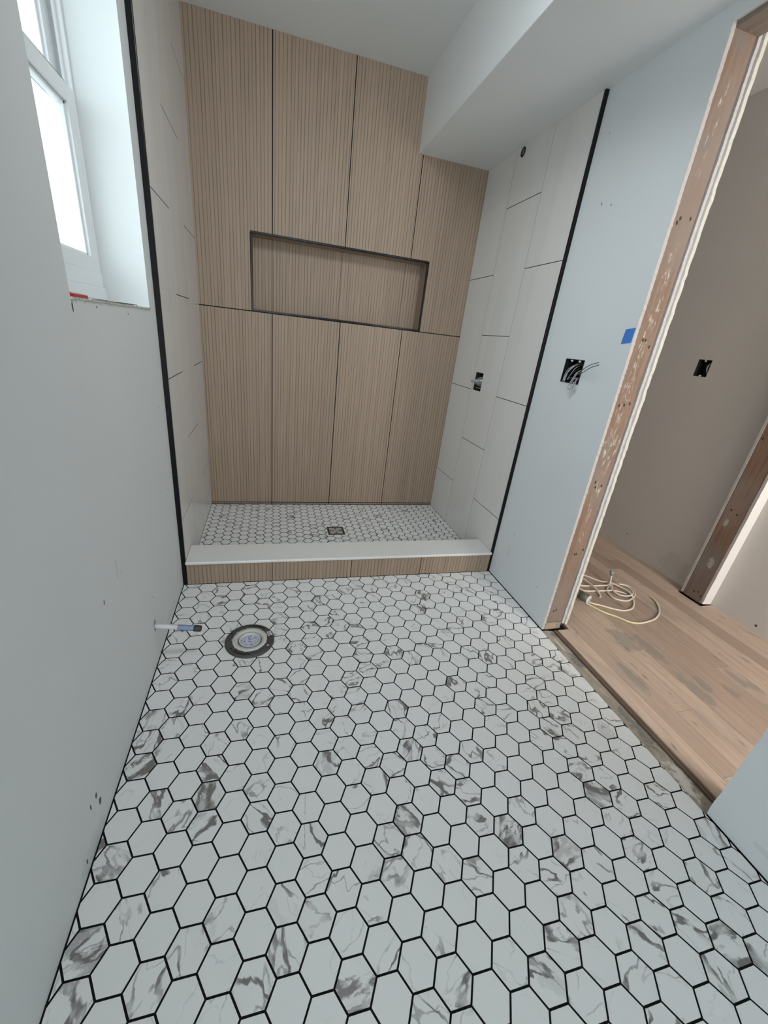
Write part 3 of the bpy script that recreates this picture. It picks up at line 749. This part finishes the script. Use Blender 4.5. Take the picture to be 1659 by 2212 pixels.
# ------------------------------------------------------------------ electrical box with wires
eb = empty('electrical_box', label='open black double electrical box with loose wires on the right wall', category='electrical box')
mb = MB(); recess(mb, XR - .0012, 1.70, BOX[0], BOX[1], BOX[2], BOX[3], .003)
mb.build('box_shell', M_BLKPLASTIC, eb, label='black plastic shell')
for yy in (-1.117, -1.165):
    mb = MB(); mb.lathe([(0, .006), (.004, .006), (.005, 0)], (XR + .006, yy, BOX[3] - .006), (-1, 0, 0), 12); mb.build('screw_lug', M_VINYL, eb)
M_WG = flat('grey_wire', (0.34, 0.34, 0.35), .4); M_WD = flat('dark_wire', (0.04, 0.042, 0.05), .4); M_WW = flat('white_wire', (0.60, 0.60, 0.60), .4)
random.seed(8)
x_ = XR
W = [  # (points, material)
 ([(x_ + .06, -1.095, 1.165), (x_ + .01, -1.100, 1.13), (x_ - .004, -1.104, 1.095), (x_ - .006, -1.107, 1.080)], M_WG),
 ([(x_ + .06, -1.110, 1.168), (x_ + .01, -1.112, 1.13), (x_ - .006, -1.118, 1.092), (x_ - .006, -1.116, 1.079)], M_WW),
 ([(x_ + .06, -1.125, 1.166), (x_ + .01, -1.128, 1.14), (x_ - .006, -1.112, 1.10), (x_ - .008, -1.122, 1.080)], M_WG),
 ([(x_ + .06, -1.14, 1.160), (x_ + .0, -1.140, 1.145), (x_ - .010, -1.122, 1.11), (x_ - .006, -1.110, 1.084)], M_WW),
 ([(x_ + .06, -1.15, 1.16), (x_ + .005, -1.152, 1.14), (x_ - .008, -1.140, 1.10), (x_ - .004, -1.130, 1.09), (x_ + .02, -1.126, 1.10)], M_WG),
 ([(x_ + .05, -1.16, 1.15), (x_ + .002, -1.160, 1.130), (x_ - .010, -1.146, 1.102), (x_ + .01, -1.132, 1.094)], M_WD),
 ([(x_ + .05, -1.185, 1.15), (x_ - .006, -1.182, 1.125), (x_ - .012, -1.172, 1.10), (x_ - .012, -1.160, 1.078)], M_WW),
 ([(x_ + .05, -1.190, 1.14), (x_ - .006, -1.188, 1.12), (x_ - .014, -1.180, 1.10), (x_ - .014, -1.164, 1.076)], M_WG),
 ([(x_ - .012, -1.162, 1.078), (x_ - .014, -1.158, 1.062), (x_ - .014, -1.163, 1.054), (x_ - .014, -1.174, 1.054), (x_ - .012, -1.182, 1.062), (x_ - .010, -1.184, 1.080), (x_ - .006, -1.186, 1.10)], M_WG),
 ([(x_ - .010, -1.165, 1.080), (x_ - .014, -1.168, 1.064), (x_ - .012, -1.178, 1.066), (x_ - .010, -1.180, 1.085)], M_WW),
 ([(x_ + .02, -1.188, 1.12), (x_ - .008, -1.190, 1.09), (x_ - .010, -1.196, 1.066), (x_ - .008, -1.200, 1.053), (x_ - .008, -1.194, 1.048), (x_ - .008, -1.182, 1.036), (x_ - .008, -1.178, 1.019)], M_WG),
 ([(x_ - .006, -1.188, 1.085), (x_ - .010, -1.192, 1.066), (x_ - .008, -1.194, 1.052)], M_WW),
 ([(x_ + .04, -1.186, 1.11), (x_ - .004, -1.190, 1.118), (x_ - .018, -1.222, 1.138), (x_ - .030, -1.270, 1.158), (x_ - .038, -1.316, 1.169)], M_WD),
 ([(x_ + .04, -1.190, 1.105), (x_ - .004, -1.194, 1.112), (x_ - .018, -1.226, 1.127), (x_ - .030, -1.274, 1.148), (x_ - .038, -1.320, 1.161)], M_WD),
 ([(x_ + .02, -1.180, 1.10), (x_ - .012, -1.184, 1.10), (x_ - .014, -1.176, 1.085), (x_ - .012, -1.166, 1.074)], M_WG),
]
for pts, m_ in W:
    mb = MB(); mb.tube(pts, .0015, 6, sub=6); mb.build('wire', m_, eb)

# ------------------------------------------------------------------ painter's tape
mb = MB()
q = [(-1.354, 1.287), (-1.3945, 1.293), (-1.3945, 1.2445), (-1.352, 1.239)]
mb.prism(q, 'X', XR - .0012, XR - .0003)
mb.build('tape_strip', flat('blue_masking_tape', (0.055, 0.21, 0.62), .6, nscale=200), label='short strip of blue tape stuck beside the doorway edge', category='tape')

# ------------------------------------------------------------------ hall electrical box
hb = empty('switch_box', label='empty metal electrical box recessed in the far hall wall', category='electrical box')
mb = MB(); recess(mb, 2.7655, 2.83, HB[0], HB[1], HB[2], HB[3], .002); mb.build('box_shell', M_DARKMETAL, hb)
mb = MB(); mb.tube([(2.80, -.80, 1.17), (2.775, -.800, 1.19), (2.771, -.797, 1.21), (2.775, -.800, 1.228), (2.80, -.812, 1.24)], .0045, 8)
mb.tube([(2.81, -.795, 1.18), (2.79, -.785, 1.20), (2.79, -.790, 1.225), (2.80, -.80, 1.235)], .003, 8)
mb.build('cable', flat('grey_cable', (0.30, 0.30, 0.28), .4), hb, label='coiled grey cable')
for q_ in ((-.781, -.773, 1.239, 1.251), (-.783, -.772, 1.159, 1.169)):
    mb = MB(); mb.box(2.763, 2.768, *q_); mb.build('plaster_tab', M_WH, hb)

# ------------------------------------------------------------------ extension cord on the hall floor
ec = empty('extension_cord', label='cream and yellow extension cord lying in loops on the hall floor', category='extension cord')
t = NT('cream_cord'); P = t.pos(); n = t.noise(P, 5.5, 1)
M_CORD = t.out(t.mix(t.mr(n, .52, .66), (0.66, 0.59, 0.49), (0.66, 0.61, 0.33)), .42)
r = .0048; z0 = .0022 + r
def zl(pts, z=z0): return [(p[0], p[1], z) if len(p) == 2 else p for p in pts]
runs = [
 zl([(1.93, -1.12), (1.960, -1.185), (1.984, -1.268), (2.009, -1.319), (2.034, -1.363), (2.079, -1.405), (2.106, -1.440), (2.14, -1.459), (2.191, -1.461), (2.274, -1.445), (2.341, -1.412), (2.389, -1.372), (2.425, -1.324), (2.441, -1.283), (2.437, -1.264)]),
 zl([(1.97, -1.20), (2.016, -1.277), (2.062, -1.308), (2.115, -1.344), (2.162, -1.363), (2.219, -1.355), (2.266, -1.325), (2.306, -1.282)]) + [(2.324, -1.241, z0 + .010), (2.324, -1.203, z0 + .010), (2.310, -1.169, z0 + .010), (2.286, -1.133, z0 + .010)] + zl([(2.249, -1.099), (2.214, -1.058), (2.181, -1.023), (2.13, -.96), (2.05, -.86), (1.95, -.80)]),
 zl([(2.29, -1.140), (2.262, -1.151), (2.223, -1.181), (2.199, -1.217), (2.195, -1.259), (2.221, -1.280), (2.257, -1.289), (2.313, -1.271), (2.362, -1.238), (2.393, -1.196), (2.393, -1.163), (2.366, -1.140), (2.312, -1.136)]) + [(2.272, -1.158, z0 + .009), (2.238, -1.204, z0 + .009), (2.249, -1.243, z0 + .006), (2.291, -1.259, z0 + .008), (2.336, -1.245, z0 + .009), (2.363, -1.206, z0 + .009), (2.360, -1.167, z0 + .009), (2.329, -1.148, z0 + .009)],
 zl([(1.92, -1.04), (2.071, -1.122), (2.145, -1.138)]) + [(2.255, -1.148, z0 + .004)],
 [(2.08, -.92, z0 + .012), (2.136, -1.066, z0 + .010), (2.144, -1.128, z0 + .0105), (2.140, -1.186, z0 + .0105), (2.133, -1.229, z0), (2.119, -1.243, z0)],
 zl([(1.96, -1.03), (2.047, -1.146), (2.075, -1.180), (2.151, -1.186), (2.205, -1.190)]) + [(2.24, -1.200, z0 + .006), (2.285, -1.208, z0), (2.308, -1.233, z0)],
]
for pts in runs:
    mb = MB(); mb.tube(pts, r if pts is not runs[0] else (lambda t_: .0048 if t_ < .93 else .0048 * (1 - (t_ - .93) * 6)), 8, sub=6); mb.build('cord', M_CORD, ec)
a0 = Vector((1.955, -1.175, .030)); a1 = Vector((2.004, -1.282, .0265)); d = (a1 - a0).normalized(); Ln = (a1 - a0).length
mb = MB(); mb.lathe([(.010, -.01), (.016, .0), (.0205, .012), (.0225, Ln * .52), (.0215, Ln * .55), (.0215, Ln * .58), (.0240, Ln * .60), (.0245, Ln * .96), (.0, Ln * .96)], a0, d, 28)
mb.build('connector_body', flat('olive_rubber', (0.085, 0.080, 0.062), .5), ec, label='dark olive connector shell')
mb = MB(); mb.lathe([(.0242, Ln * .95), (.0242, Ln * 1.0), (.022, Ln * 1.02), (.0, Ln * 1.02)], a0, d, 28)
mb.build('connector_face', M_PVCW, ec, label='white socket face')
sd_ = d.cross(Vector((0, 0, 1))).normalized(); up_ = sd_.cross(d)
for p, q in ((-.007, .004), (.008, .006), (.003, -.008)):
    c_ = a0 + d * (Ln * 1.022) + sd_ * p + up_ * q
    mb = MB(); mb.lathe([(0, .0008), (.0026, .0008), (.0026, -.001)], c_, d, 10); mb.build('socket_hole', M_VOID, ec)
mb = MB(); mb.tube([(2.268, -1.152, z0), (2.276, -1.140, .02), (2.284, -1.128, .045), (2.286, -1.122, .062)], .0045, 8); mb.build('cord', M_CORD, ec)
mb = MB(); mb.lathe([(.0, 0), (.007, .0), (.010, .008), (.0125, .018), (.0125, .026), (.006, .030), (.0, .030)], (2.286, -1.123, .058), (.05, .3, 1), 20)
mb.build('plug', flat('grey_green_plug', (0.25, 0.27, 0.24), .45), ec, label='grey green plug end')
mb = MB(); mb.prism([(2.252, -1.172), (2.276, -1.156), (2.272, -1.138), (2.249, -1.146)], 'Z', .003, .0195); mb.build('tie_tag', M_PVCW, ec, bevel=.002, label='white tag')
